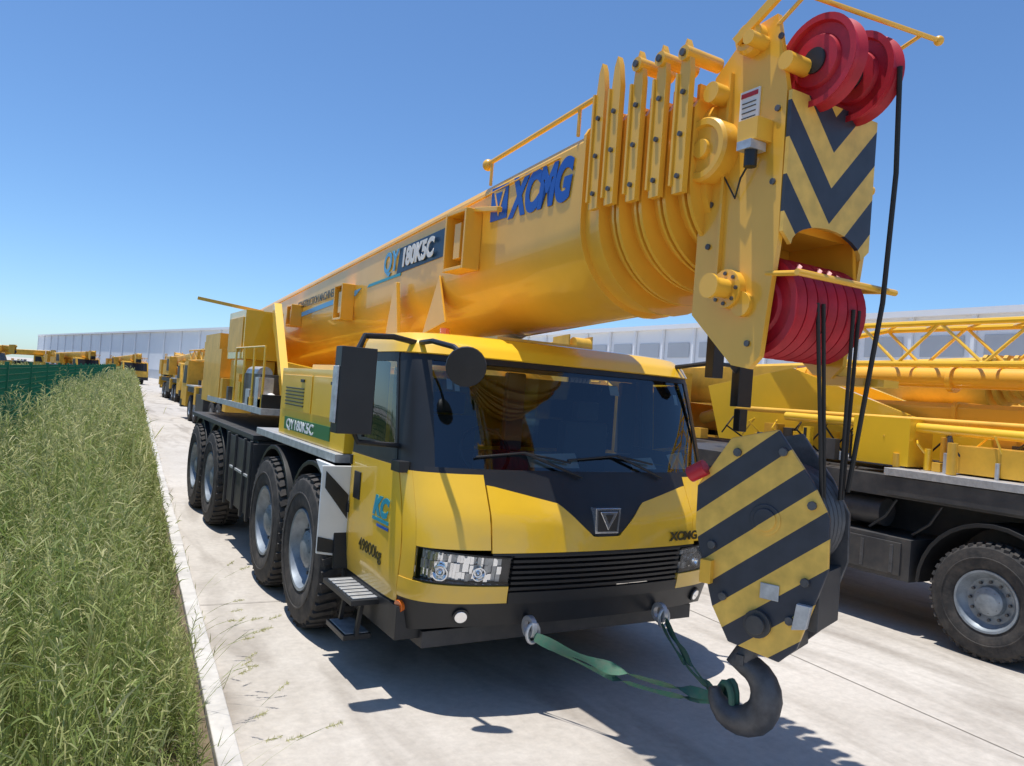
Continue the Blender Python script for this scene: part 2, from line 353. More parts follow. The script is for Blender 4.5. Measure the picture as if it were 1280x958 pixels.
# ------------------------------------------------------------------ green fence
def fx(y): return -1.75+0.0745*y
f=B('green_mesh_fence')
y=8.0
while y<90:
    f.box(fx(y)-0.03,fx(y)+0.03,y-0.03,y+0.03,0,2.15,FEN)
    step=3.0
    for z in [0.15+0.1*i for i in range(20)] if y<45 else [0.2+0.3*i for i in range(7)]:
        f.beam((fx(y),y,z),(fx(y+step),y+step,z),0.012,0.012,FEN)
    nn=50 if y<30 else 25
    for i in range(nn):
        q=y+step*i/nn; f.beam((fx(q),q,0.1),(fx(q),q,2.1),0.010,0.010,FEN,up=(1,0,0))
    y+=step
f.done()

# ------------------------------------------------------------------ wheels
def wheel_mesh(name,R,Wd,lugs=True):
    b=B(name,angle=30); k=R/0.68; h=Wd/2
    b.lathe((0,0,0),(1,0,0),[(-h*.8,.36*k),(-h*.97,.42*k),(-h,.53*k),(-h*.93,.63*k),(-h*.75,.665*k),(h*.75,.665*k),(h*.93,.63*k),(h,.53*k),(h*.97,.42*k),(h*.8,.36*k)],RUB,n=48)
    b.lathe((0,0,0),(1,0,0),[(-h*1.0,.50*k),(-h*1.03,.505*k),(-h*1.03,.515*k),(-h*1.0,.52*k)],RUB,n=48)
    b.lathe((0,0,0),(1,0,0),[(-h*.78,.37*k),(-h*.92,.365*k),(-h*.9,.34*k),(-h*.55,.31*k),(-h*.35,.27*k),(-h*.30,.18*k),(-h*.62,.165*k),(-h*.78,.10*k),(-h*.8,0)],RIM,n=40)
    b.lathe((0,0,0),(1,0,0),[(h*.78,.37*k),(h*.5,.2*k),(h*.5,0)],CHS,n=24)
    for i in range(12):
        a=2*math.pi*i/12; c=(0,math.cos(a)*.225*k,math.sin(a)*.225*k)
        b.cyl((-h*.50,c[1],c[2]),(-h*.28,c[1],c[2]),.018*k,STL,n=6)
    for i in range(8):
        a=2*math.pi*(i+.5)/8; b.cyl((-h*.70,math.cos(a)*.13*k,math.sin(a)*.13*k),(-h*.6,math.cos(a)*.13*k,math.sin(a)*.13*k),.01*k,STL,n=6)
    if lugs:
        n=40
        for i in range(n):
            for sgn in (-1,1):
                a=2*math.pi*(i+(0.5 if sgn>0 else 0))/n
                t=Vector((0,-math.sin(a),math.cos(a))); r=Vector((0,math.cos(a),math.sin(a)))
                p0=Vector((sgn*h*.08,0,0))+r*.675*k-t*.02*k; p1=Vector((sgn*h*.86,0,0))+r*.66*k+t*.03*k
                b.beam(p0,p1,.055*k,.035*k,RUB,up=r)
    return b.mesh()
WM=wheel_mesh('wheel',0.68,0.42)
WM2=wheel_mesh('wheel_small',0.56,0.34)
def put_wheel(me,loc,parent,name='wheel',flip=False):
    o=D.objects.new(name,me); scn.collection.objects.link(o); o.location=loc
    if flip: o.rotation_euler=(0,0,math.pi)
    o.rotation_euler.x=random.uniform(0,6)
    attach(o,parent); return o

# ------------------------------------------------------------------ MAIN CRANE
XC=3.6
T=empty('truck_crane',(XC,9,0))
YN=4.55
ctrl=[(0,0),(.5,.02),(.92,.07),(1.20,.145),(1.38,.26),(1.47,.45),(1.5,.76),(1.5,1.6)]
CR=1.6
CX=3.65
def lerp(tab,x):
    if x<=tab[0][0]: return tab[0][1]
    for (a,b),(c,d) in zip(tab,tab[1:]):
        if x<=c: return b+(d-b)*(x-a)/(c-a)
    return tab[-1][1]
OFF=[(0.4,.16),(.75,.05),(1.1,0),(1.35,.05),(1.6,.19),(1.68,.23),(2.0,.345),(2.3,.455),(2.50,.54),(2.58,.60),(2.65,.72)]
WS=[(0.4,.965),(.8,1),(1.65,1),(2.50,.975),(2.58,.962),(2.65,.93)]
def cr(p0,p1,p2,p3,t): return 0.5*((2*p1)+(-p0+p2)*t+(2*p0-5*p1+4*p2-p3)*t*t+(-p0+3*p1-3*p2+p3)*t**3)
def S(u,z):
    sg=-1 if u<0 else 1; a=min(abs(u),6.9999); i=int(a); t=a-i
    def C(k):
        if k<0: return (-ctrl[-k][0],ctrl[-k][1])
        if k>7: return (1.5,2.48)
        return ctrl[k]
    P=[C(i-1),C(i),C(i+1),C(i+2)]
    x=cr(*[p[0] for p in P],t); c=cr(*[p[1] for p in P],t)
    return Vector((CX+sg*x*lerp(WS,z),YN+c+lerp(OFF,z)*(1-c/CR),z))
def SN(u,z):
    du=S(u+.02,z)-S(u-.02,z) if abs(u)<6.9 else S(math.copysign(6.9,u),z)-S(math.copysign(6.8,u),z)
    dz=S(u,z+.02)-S(u,z-.02)
    n=du.cross(dz).normalized()
    if n.dot(S(u,z)-Vector((CX,6.15,z)))<0: n=-n
    return n
def panel(b,u0,u1,zl,zh,mat,off=0.0,nu=None,nz=6,th=0.03):
    if nu is None: nu=max(3,int(abs(u1-u0)*5))
    zl_=zl if callable(zl) else (lambda u:zl); zh_=zh if callable(zh) else (lambda u:zh)
    O=[];I=[]
    for i in range(nu+1):
        u=u0+(u1-u0)*i/nu
        for k_ in range(nz+1):
            z=zl_(u)+(zh_(u)-zl_(u))*k_/nz; p=S(u,z); n=SN(u,z); O.append(p+n*off); I.append(p+n*(off-th))
    m=nz+1; fs=[]
    for i in range(nu):
        for k_ in range(nz): fs.append((i*m+k_,(i+1)*m+k_,(i+1)*m+k_+1,i*m+k_+1))
    N=len(O)
    bd=[(i*m,(i+1)*m) for i in range(nu)]+[(nu*m+k_,nu*m+k_+1) for k_ in range(nz)]+[((i+1)*m+nz,i*m+nz) for i in reversed(range(nu))]+[(k_+1,k_) for k_ in reversed(range(nz))]
    for a,c in bd: fs.append((a,c,N+c,N+a))
    b.add(O+I,fs,mat)
def xabs(u): return abs(S(u,1.4).x-CX)
def zV(u): return lerp([(0,1.215),(.12,1.215),(.40,1.45),(.9,1.56),(1.3,1.62),(1.6,1.64)],xabs(u))
def zB(u): return lerp([(0,.58),(3,.57),(4.5,.52),(7,.50)],abs(u))
c=B('cab_body',T,angle=40)
panel(c,-7,7,zB,0.752,BLK,0.0,nu=60)
panel(c,-1.68,1.68,0.745,0.83,BLK,0.012,nu=20)
for a in (-1,1):
    panel(c,a*1.70,a*5.06,0.755,lambda u:0.865+0.006*abs(u),YEL,0.012,nu=24)
    panel(c,a*4.42,a*5.06,0.88,1.64,YEL,0.006,nu=8)
    panel(c,a*2.14,a*4.41,1.135,1.64,YEL,0.006,nu=16)
    panel(c,0,a*2.11,1.115,zV,YEL,0.010,nu=26)
    panel(c,a*5.10,a*6.98,0.70,1.66,YEL,0.008,nu=14,nz=8)
    panel(c,a*3.5,a*5.25,1.62,2.52,BLK,-0.004,nu=14,nz=12)
    panel(c,a*5.25,a*6.98,1.66,1.80,BLK,0.002,nu=8)
    panel(c,a*5.25,a*6.98,2.43,2.52,BLK,0.0,nu=8)
    panel(c,a*5.25,a*5.40,1.78,2.45,BLK,0.004,nu=3)
    panel(c,a*6.78,a*6.98,1.78,2.45,BLK,0.0,nu=3)
panel(c,-6.98,6.98,2.50,2.65,YEL,0.012,nu=70,nz=8)
panel(c,-3.9,3.9,zV,1.68,BLK,0.004,nu=50)
panel(c,-3.9,3.9,2.455,2.51,BLK,-0.004,nu=40)
panel(c,-1.9,1.9,0.83,1.12,CHS,-0.05,nu=30,th=.02)
for z in (0.845,0.885,0.925,0.965,1.005,1.045,1.085): panel(c,-1.66,1.66,z,z+0.020,BLK,0.004,nu=30,nz=1,th=.05)
panel(c,-2.1,2.1,1.098,1.112,BLK,0.010,nu=30,nz=1)
c.done()
r=B('cab_roof',T,angle=50)
per=[S(-7+14*i/70,2.65) for i in range(71)]; cen=Vector((CX,5.75,0)); secs=[]
for sc_,dz in ((1,0),(.985,.012),(.95,.02),(.85,.03),(.5,.037),(.02,.04)):
    secs.append([(cen.x+(p.x-cen.x)*sc_,cen.y+(p.y-cen.y)*sc_+(0.0),2.648+dz) for p in per])
r.loft(secs,YEL,caps=False)
r.box(CX-.5,CX+.5,5.6,6.1,2.66,2.72,YEL)
r.cyl((2.75,5.8,2.66),(2.75,5.8,2.75),.04,ORG)
r.done()
gl=B('cab_glass',T,angle=60)
panel(gl,-3.6,3.6,1.67,2.47,GLS,-0.012,nu=50,nz=12,th=.006)
for a in (-1,1): panel(gl,a*5.36,a*6.8,1.79,2.44,GLS,-0.012,nu=10,th=.006)
gl.box(CX-1.2,CX+1.2,6.10,6.11,1.75,2.4,GLS)
gl.done()
ci=B('cab_interior',T,bevel=0.02)
ci.box(2.25,5.05,5.0,6.04,0.72,0.80,INT)
ci.box(2.21,5.09,6.05,6.13,0.75,1.715,INT)
ci.box(2.21,2.40,6.05,6.13,1.72,2.44,INT); ci.box(4.9,5.09,6.05,6.13,1.72,2.44,INT); ci.box(2.21,5.09,6.05,6.13,2.445,2.58,INT); ci.box(3.55,3.75,6.05,6.13,1.72,2.44,INT)
ci.box(2.35,4.95,4.98,5.4,1.25,1.62,BLK); ci.box(2.75,4.55,4.9,4.975,1.3,1.58,BLK)
for sx_ in (2.9,4.35):
    ci.box(sx_-.26,sx_+.26,5.45,5.85,1.15,1.30,SEAT); ci.box(sx_-.25,sx_+.25,5.86,6.0,1.3,2.02,SEAT); ci.box(sx_-.13,sx_+.13,5.86,5.96,2.04,2.22,SEAT)
ci.box(4.45,4.75,5.0,5.2,1.625,1.70,SEAT); ci.box(3.5,3.75,5.0,5.15,1.625,1.72,BLK)
ci.done()
sw=B('steering_wheel',T)
sw.tube([(3.0+.22*math.cos(t),5.40+.17*math.sin(t)*.5,1.76+.22*math.sin(t)*.85) for t in [2*math.pi*i/24 for i in range(25)]],.016,BLK)
sw.beam((2.79,5.40,1.76),(3.21,5.40,1.76),.03,.03,BLK); sw.cyl((3.0,5.40,1.76),(3.0,5.2,1.5),.03,BLK)
sw.done()
pp=B('dashboard_papers',T)
for u0,u1,hh in ((-1.1,-.2,.10),(.9,1.5,.08),(2.0,2.7,.13)):
    p=S(u0,1.71); q=S(u1,1.71); pp.add([p+Vector((0,.05,-.01)),q+Vector((0,.05,-.01)),q+Vector((0,.13,hh)),p+Vector((0,.13,hh*.8))],[(0,1,2,3)],WHT)
for u0,u1,z0,z1 in ((-3.0,-2.82,2.25,2.33),(-2.75,-2.6,2.24,2.31),(.6,.8,2.3,2.38),(2.6,2.8,2.26,2.35)):
    panel(pp,u0,u1,z0,z1,WHT,-0.022,nu=2,nz=1,th=.001)
pp.done()
h=B('headlights',T,angle=30)
rr2=random.Random(11)
for a in (-1,1):
    zl=lambda u:0.875+0.008*abs(u); zh=lambda u:1.035+0.022*abs(u)
    panel(h,a*1.72,a*4.38,lambda u:zl(u)+.004,lambda u:zh(u)-.004,LAMP,-0.065,nu=16,th=.02)
    # faceted reflector bowl pieces
    for i in range(26):
        u=1.85+2.4*(i+.5)/26; 
        for (za,zb) in ((.03,.32),(.34,.64),(.66,.95)):
            z0=zl(u)+(zh(u)-zl(u))*za; z1=zl(u)+(zh(u)-zl(u))*zb; o_=-.055+rr2.uniform(0,.035)
            panel(h,a*(u-.045),a*(u+.045),z0,z1,rr2.choice([LAMP,LAMP,SIL]),o_,nu=1,nz=1,th=.012)
    for u,rr in ((2.35,.050),(3.45,.056)):
        zc=.96; p=S(a*u,zc)-SN(a*u,zc)*.04; n=SN(a*u,zc)
        h.lathe(p,n,[(0,rr),(.035,rr),(.036,rr*.85),(.02,rr*.5),(.028,rr*.35),(.034,0)],LAMP,n=24)
    for i in range(9):
        u=1.95+.26*i; zc=1.035+.018*u; p=S(a*u,zc)-SN(a*u,zc)*.02; h.sph(p,.011,WHT,n=6)
    panel(h,a*1.70,a*4.42,lambda u:zl(u)-.010,zl,BLK,0.004,nu=16,nz=1,th=.06)
    panel(h,a*1.70,a*4.42,zh,lambda u:zh(u)+.012,BLK,0.004,nu=16,nz=1,th=.06)
h.done()
def clearmat():
    m=D.materials.new('clear_lens'); m.use_nodes=True; nt=m.node_tree; nt.nodes.clear()
    o=nt.nodes.new('ShaderNodeOutputMaterial'); mx=nt.nodes.new('ShaderNodeMixShader')
    t=nt.nodes.new('ShaderNodeBsdfTransparent'); t.inputs[0].default_value=(.95,.96,.97,1)
    g=nt.nodes.new('ShaderNodeBsdfGlossy'); g.inputs['Roughness'].default_value=0.03
    f=nt.nodes.new('ShaderNodeFresnel'); f.inputs['IOR'].default_value=1.5
    nt.links.new(f.outputs[0],mx.inputs[0]); nt.links.new(t.outputs[0],mx.inputs[1]); nt.links.new(g.outputs[0],mx.inputs[2]); nt.links.new(mx.outputs[0],o.inputs[0]); return m
CLR=clearmat()
h=B('headlight_covers',T,angle=60)
for a in (-1,1): panel(h,a*1.72,a*4.38,zl,zh,CLR,0.004,nu=16,th=.005)
h.done()
d=B('front_details',T,bevel=0.003)
p=S(0,1.335); yb=p.y-.015
d.prism([(CX-.11,1.24),(CX+.11,1.24),(CX+.12,1.43),(CX-.12,1.43)],'y',yb-.015,yb+.06,LAMP)
d.prism([(CX-.09,1.255),(CX+.09,1.255),(CX+.10,1.415),(CX-.10,1.415)],'y',yb-.02,yb-.012,BLK)
d.prism([(CX-.085,1.405),(CX+.085,1.405),(CX,1.265)],'y',yb-.028,yb-.015,LAMP)
d.prism([(CX-.04,1.385),(CX+.04,1.385),(CX,1.315)],'y',yb-.034,yb-.02,BLK)
for a in (-1,1):
    p=S(a*2.7,.66); n=SN(a*2.7,.66)
    d.cyl(p-n*.01,p+n*.02,.06,BLK); d.cyl(p+n*.01,p+n*.026,.045,LAMP)
    p=S(a*4.9,.68); n=SN(a*4.9,.68); d.cyl(p-n*.01,p+n*.025,.045,ORG)
    p=S(a*4.9,.57); n=SN(a*4.9,.57); d.cyl(p-n*.01,p+n*.02,.03,ORG)
    p=S(a*6.75,1.42); d.box(p.x-.02,p.x+.02,p.y-.07,p.y+.07,p.z-.12,p.z+.10,BLK)
    p=S(a*5.0,1.66); d.box(p.x-.05,p.x+.03,p.y-.08,p.y+.08,p.z-.04,p.z+.04,BLK)
    d.lathe((CX+a*.62,4.60,.58),(1,0,0),[(-.02,.05),(-.02,.08),(.02,.08),(.02,.05)],SIL,n=16,closed=True)
    for z in (1.2,1.6):
        p=S(a*6.95,z); d.cyl((p.x-.015*1,p.y,p.z-.04),(p.x-.015,p.y,p.z+.04),.014,BLK,n=8)
for u0,u1 in ((-2.3,-.3),(-.5,1.4)):
    a=S(u1,1.63)+SN(u1,1.63)*.03; m_=S((u0+u1)/2,1.80)+SN(0,1.8)*.03
    d.tube([a,m_],.012,BLK); d.tube([S(u0,1.76)+SN(u0,1.76)*.02,m_,S(u1-.15,1.74)+SN(u1,1.75)*.02],.009,BLK)
d.box(CX-1.3,CX+1.3,4.95,5.3,.38,.50,CHS)
d.done()
st=B('cab_steps',T,bevel=0.006)
st.box(2.16,2.5,5.0,6.12,.44,.68,BLK)
st.box(1.95,2.3,5.35,6.05,.60,.64,BLK)
for i in range(7): st.box(1.97,2.28,5.38+.09*i,5.44+.09*i,.64,.65,SIL)
st.box(1.98,2.2,5.55,5.98,.28,.32,BLK); st.box(2.0,2.19,5.57,5.96,.32,.327,SIL)
for y_ in (5.56,5.94): st.beam((2.08,y_,.30),(2.12,y_,.62),.03,.04,BLK)
st.done()
mb=B('mirrors',T,bevel=0.03)
mb.box(1.66,1.92,5.12,5.26,1.88,2.49,BLK); mb.box(1.69,1.89,5.255,5.268,1.93,2.44,MIR)
mb.box(1.643,1.66,5.14,5.24,1.95,2.35,SIL)
mb.box(5.42,5.60,5.0,5.10,2.28,2.72,BLK); mb.box(5.46,5.56,5.0,5.08,2.05,2.26,BLK)
mb.box(4.95,5.08,4.88,4.98,2.52,2.95,BLK)
mb.done()
mb=B('mirror_arms',T)
mb.tube([(1.80,5.2,2.47),(1.85,5.22,2.58),(2.1,5.3,2.60),(2.35,5.35,2.57)],.022,BLK)
mb.tube([(1.80,5.2,1.92),(1.85,5.2,1.82),(2.18,5.25,1.80)],.02,BLK)
mb.tube([(2.33,5.33,2.58),(2.28,5.0,2.58),(2.33,4.75,2.54),(2.36,4.62,2.47)],.02,BLK)
mb.lathe((2.36,4.60,2.41),(-.45,-.9,-.2),[(-.03,0),(-.03,.08),(0,.125),(.03,.14),(.045,.135),(.05,0)],BLK,n=24)
mb.tube([(4.9,5.3,2.60),(5.1,5.1,2.66),(5.35,5.05,2.66),(5.5,5.06,2.55)],.02,BLK)
mb.tube([(4.85,5.25,2.60),(5.0,4.95,2.65)],.02,BLK)
mb.done()
# carrier
ch=B('carrier_chassis',T,bevel=0.01)
ch.box(2.9,4.3,5.3,14.1,.55,1.25,CHS)
ch.box(2.1,5.1,9.35,14.1,1.05,1.45,CHS)
ch.box(2.05,5.15,6.3,9.3,1.545,1.62,SIL)
ch.box(2.02,5.18,9.31,14.15,1.46,1.52,CHS)
for sx_,e in ((2.02,1),(5.18,-1)):
    ch.box(min(sx_,sx_+.6*e),max(sx_,sx_+.6*e),9.25,10.75,.55,1.42,CHS)
    for y_ in (9.3,9.65,10.2,10.7): ch.box(min(sx_-.03*e,sx_-.001*e),max(sx_-.03*e,sx_-.001*e),y_-.03,y_+.03,.5,1.45,CHS)
    ch.box(min(sx_-.02*e,sx_+.5*e),max(sx_-.02*e,sx_+.5*e),9.4,10.5,1.0,1.03,SIL)
AX=(6.87,8.33,11.8,13.3)
for cy in AX:
  for x0,x1 in ((2.03,2.55),(4.65,5.17)):
    arc=[(cy+.80*math.cos(t),.70+.80*math.sin(t)) for t in [math.pi*i/16 for i in range(17)]]
    arc2=[(cy+.76*math.cos(t),.70+.76*math.sin(t)) for t in [math.pi*i/16 for i in range(16,-1,-1)]]
    ch.prism(arc+arc2,'x',x0+random.uniform(0,.006),x1,BLK)
# black-and-white guard panels in front of the first axle
for x0,x1 in ((1.90,2.145),(5.155,5.30)):
    ch.prism([(x0,.82),(x1,.78),(x1,1.54),(x0,1.54)],'y',6.125,6.15,WHT)
    ch.prism([(x0+.03,1.50),(x1-.01,1.30),(x1-.01,1.10),(x0+.03,1.36)],'y',6.115,6.124,BLK)
    ch.prism([(x0,.96),(x1,.90),(x1,.80),(x0,.84)],'y',6.115,6.124,BLK)
ch.prism([(6.17,1.30),(6.17,1.54),(6.62,1.54),(6.40,1.42)],'x',1.985,2.02,WHT)
ch.box(2.15,5.1,6.17,6.24,.6,1.53,CHS)
ch.done()
for y_ in AX:
    put_wheel(WM,(2.17,y_,.69),T); put_wheel(WM,(5.03,y_,.69),T,flip=True)
ax=B('axles',T)
for y_ in AX: ax.cyl((2.2,y_,.69),(5,y_,.69),.13,CHS)
ax.done()
cb=B('engine_cabinet',T,bevel=0.025)
cb.box(2.12,5.08,6.30,8.55,1.625,2.34,YEL)
cb.box(2.109,2.12,6.40,7.3,1.90,2.27,YEL); cb.box(2.109,2.12,7.36,8.45,1.90,2.27,YEL)
cb.box(2.4,4.8,6.35,8.4,2.34,2.40,YEL)
cb.box(2.5,2.9,8.6,9.3,1.62,2.1,CHS)
for y_ in (6.6,7.6): cb.box(2.095,2.108,y_,y_+.12,2.2,2.23,BLK)
for i in range(6): cb.box(2.1,2.108,7.6,8.3,1.95+.035*i,1.965+.035*i,DKT)
cb.done()
gs=B('cabinet_stripe',T); gs.box(2.112,2.119,6.7,8.3,1.69,1.82,mk('green_stripe',(0.02,0.16,0.05),.4)); gs.done()
text('cabinet_text','QY180K5C',.14,WHT,(2.109,8.2,1.705),(0,-1,0),(0,0,1),T,bold=.003,sx=1.5)
su=B('superstructure',T,bevel=0.015)
su.cyl((XC,10.5,1.5),(XC,10.5,1.72),.95,CHS,n=40)
sp_=[(8.9,1.72),(14.6,1.72),(14.9,2.3),(14.4,3.15),(13.6,3.25),(12.0,2.5),(9.2,2.35)]
su.prism(sp_,'x',2.75,2.83,YEL)
su.prism(sp_,'x',4.37,4.45,YEL)
su.box(2.84,4.36,9.0,14.5,1.74,1.95,YEL)
su.box(2.2,2.72,11.2,12.4,2.45,3.15,YEL); su.box(2.185,2.198,11.3,12.3,2.55,3.05,YEL2)
su.box(2.15,2.74,9.6,13.6,1.75,1.83,SIL)
su.box(2.2,2.7,10.0,11.0,1.83,2.25,STL); su.box(2.25,2.7,11.4,12.3,1.83,2.44,YEL)
su.box(2.15,2.6,12.6,13.4,1.83,2.6,YEL2)
su.beam((2.45,9.6,1.9),(2.55,10.9,3.2),.10,.16,YEL); su.beam((2.6,9.9,1.9),(2.6,11.2,3.0),.05,.10,YEL)
su.cyl((2.3,10.2,2.25),(2.3,10.9,2.25),.10,SIL)
for y_ in (9.7,10.3,10.9,11.5): su.cyl((2.17,y_,1.83),(2.17,y_,2.6),.015,YEL)
su.cyl((2.17,9.7,2.6),(2.17,11.5,2.6),.015,YEL)
su.beam((1.75,12.6,3.35),(2.6,12.0,3.2),.05,.05,YEL2); su.sph((2.3,9.8,1.95),.07,WHT)
su.box(2.3,5.0,13.7,15.2,1.7,2.9,YEL2)
su.cyl((4.6,9.3,2.1),(2.6,9.3,2.1),.22,STL)
for i in range(8):
    su.tube([(2.5,8.8+.1*i,1.6),(2.45,8.9+.1*i,1.9+.03*i),(2.6,9.3+.05*i,2.1)],.018,BLK)
for i in range(18):
    y_=random.uniform(9.6,13.3); su.box(2.16,2.16+random.uniform(.1,.3),y_,y_+random.uniform(.08,.3),1.832,1.9+random.uniform(0,.35),random.choice([YEL,BLK,STL,SIL,YEL2]))
su.cyl((XC,9.2,2.0),(XC,6.6,2.70),.17,YEL,n=24); su.cyl((XC,6.6,2.70),(XC,6.0,2.88),.12,SIL,n=24)
su.done()
# ---- boom
YB=4.03
def ztop(y): return 4.10-0.066*(y-4.2)
def sect(y,w_,h_,zt,n=10):
    pts=[(-w_,-.07),(-w_+.03,-.02),(-w_+.08,0),(w_-.08,0),(w_-.03,-.02),(w_,-.07)]
    for i in range(0,2*n+1):
        t=math.pi*i/(2*n); pts.append((w_*math.cos(t)*1.0,-h_*.52-h_*.48*math.sin(t)))
    return [(XC+x,y,zt+z) for x,z in pts]
bo=B('boom_base_section',T,angle=28)
bo.loft([sect(y_,.60,1.20,ztop(y_)) for y_ in (YB+.005,5,6,8,10,12,14.6)],YELB)
bo.loft([sect(y_,.645,1.26,ztop(y_)+.02) for y_ in (YB,YB+.03)],YELB)
bo.loft([sect(y_,.64,1.255,ztop(y_)+.02) for y_ in (YB+.21,YB+.24)],YELB)
bo.done()
bs=B('boom_inner_sections',T,angle=28,bevel=0)
Ws=[.60,.555,.515,.475,.44]; Hs=[1.20,1.11,1.03,.95,.88]; DY=.170
for i in range(1,5):
    y1=YB-DY*i
    zt=4.11
    bs.loft([sect(y_,Ws[i]-.0,Hs[i],zt-.01*i) for y_ in (4.4,y1+.01)],YELB)
    bs.loft([sect(y_,Ws[i]+.06,Hs[i]+.078,zt-.01*i+.02) for y_ in (y1,y1+.028)],YELB)
    bs.loft([sect(y_,Ws[i]+.055,Hs[i]+.073,zt-.01*i+.02) for y_ in (y1+.058,y1+.078)],YELB)
for i in range(0,5):
    y1=YB-DY*i; zt=ztop(4.2); hz=4.47-.012*i
    wx=(.605,.61,.57,.53,.495)[i]+.045
    for a in (-1,1):
        x=XC+a*wx
        bs.prism([(y1-.004,3.50),(y1+.085,3.50),(y1+.085,hz-.20),(y1+.07,hz-.06),(y1+.045,hz),(y1+.02,hz-.06),(y1-.004,hz-.20)],'x',x-.02,x+.02,YELB)
        bs.beam((x,y1+.095,3.55),(x,y1+.095,hz-.2),.07,.018,YELB,up=(0,1,0))
    bs.box(XC-Ws[i],XC+Ws[i],y1+.03,y1+.055,4.08,4.18,YELB)
    if i>1: bs.cyl((XC-wx-.04,y1+.045,hz-.09),(XC-Ws[i]+.15,y1+.045,hz-.09),.045,YELB,n=18); bs.cyl((XC-wx-.055,y1+.045,hz-.09),(XC-wx-.041,y1+.045,hz-.09),.022,STL,n=10)
    for z in (3.6,3.85,4.1):
        bs.cyl((XC-wx-.019,y1+.04,z),(XC-wx-.037,y1+.04,z),.016,STL,n=8)
bs.loft([sect(y_,.42,.84,4.05) for y_ in (3.9,3.30)],YELB)
bs.done()
hd=B('boom_head',T,bevel=0.008)
HX0,HX1=XC-.36,XC+.38
side=[(3.34,4.22),(3.10,4.42),(2.90,4.44),(2.80,4.0),(2.79,3.2),(2.86,2.55),(2.93,2.48),(3.06,2.50),(3.40,2.80),(3.40,3.9)]
hd.prism(side,'x',HX0,HX0+.035,YELB); hd.prism(side,'x',HX1-.035,HX1,YELB)
hd.box(HX0+.036,HX1-.036,2.90,3.29,3.28,3.36,YELB); hd.box(HX0+.036,HX1-.036,3.30,3.39,2.95,4.1,YELB)
hd.prism([(2.93,2.5),(3.05,2.5),(3.05,2.56),(2.93,2.56)],'x',HX1,HX1+.2,YELB)
hd.cyl((HX0-.16,3.10,2.93),(HX0,3.10,2.93),.055,YELB); hd.cyl((HX0-.05,3.10,2.93),(HX0,3.10,2.93),.11,YELB)
hd.cyl((HX0-.18,3.10,2.93),(HX0-.16,3.10,2.93),.07,YELB)
for i in range(8):
    a=2*math.pi*i/8; hd.cyl((HX0-.06,3.10+.085*math.cos(a),2.93+.085*math.sin(a)),(HX0-.05,3.10+.085*math.cos(a),2.93+.085*math.sin(a)),.012,STL,n=6)
hd.lathe((HX0,3.30,3.76),(-1,0,0),[(0,.19),(.10,.19),(.12,.175),(.12,.14),(.10,.13),(.10,.06),(.125,.055),(.125,0)],YELB,n=36)
hd.cyl((HX0-.12,3.25,4.08),(HX0,3.25,4.08),.06,YELB)
hd.cyl((HX0-.13,2.98,4.30),(HX1+.1,2.98,4.30),.04,YELB); hd.lathe((HX0,3.05,4.34),(-1,0,0),[(0,.09),(.06,.09),(.08,.075),(.08,.04),(.06,.035),(.06,0)],YELB,n=24)
hd.cyl((HX0-.03,2.80,4.14),(HX1+.05,2.80,4.14),.05,YELB)
hd.cyl((HX0-.03,3.0,2.84),(HX1+.05,3.0,2.84),.07,YELB)
hd.beam((HX0-.012,3.2,3.0),(HX0-.012,3.2,4.2),.03,.02,YELB,up=(0,1,0))
for y_,z_ in ((2.86,4.3),(2.85,3.9),(2.85,3.5),(3.3,3.2),(3.3,3.45),(2.95,2.62)): hd.cyl((HX0-.012,y_,z_),(HX0,y_,z_),.018,STL,n=8)
hd.cyl((HX0-.04,2.62,2.98),(HX1+.06,2.62,2.98),.018,YELB,n=10); hd.cyl((HX0,2.62,2.98),(HX0+.01,2.86,3.0),.015,YELB,n=10); hd.cyl((HX1,2.62,2.98),(HX1,2.86,3.0),.015,YELB,n=10)
hd.cyl((HX0-.02,2.72,4.47),(HX1+.14,2.52,4.42),.014,YELB,n=10); hd.cyl((HX0,2.72,4.47),(HX0+.01,2.9,4.38),.012,YELB,n=10); hd.cyl((HX1+.02,2.55,4.42),(HX1,2.9,4.3),.012,YELB,n=10)
hd.sph((HX1+.15,2.52,4.42),.028,YELB)
hd.beam((HX0-.10,3.1,4.32),(HX0-.02,2.75,4.60),.03,.05,YELB)
hd.cyl((HX1,2.86,3.62),(HX1+.12,2.86,3.62),.03,YELB)
hd.prism([(2.60,2.44),(3.0,2.44),(3.0,2.5),(2.60,2.48)],'x',HX1-.02,HX1+.12,YELB)
hd.box(HX0-.012,HX0-.001,2.98,3.12,3.88,4.06,WHT)
hd.box(HX0-.12,HX0,2.88,3.02,3.72,3.84,YELB); hd.box(HX0-.14,HX0-.02,2.90,3.0,3.67,3.718,SIL)
hd.cyl((HX0-.09,2.94,3.58),(HX0-.09,2.94,3.67),.035,BLK)
hd.tube([(HX0-.03,2.95,3.7),(HX0-.04,3.05,3.55),(HX0-.02,3.1,3.45),(HX0-.02,3.2,3.6),(HX0-.02,3.12,3.72)],.006,BLK)
hd.done()
lb=B('label_lines',T)
lb.box(HX0-.016,HX0-.013,2.99,3.11,4.02,4.045,RED)
for z in (3.90,3.93,3.96,3.985): lb.box(HX0-.016,HX0-.013,3.0,3.10,z,z+.005,CHS)
lb.done()
cvb=B('chevron_plate',T)
W2=.37
pts=[(-W2,-.40),(-W2,.36),(W2,.36),(W2,-.40)]+[(.30*math.cos(t),-.46+.13*math.sin(t)) for t in [math.pi*i/12 for i in range(13)]]
cvb.prism(pts,'y',-.012,.012,CHEV); cvb.done(loc=(XC+.01,2.775,3.62))
cvb=B('chevron_backing',T); cvb.box(HX0+.036,HX1-.036,2.80,2.83,3.3,3.97,YELB); cvb.done()
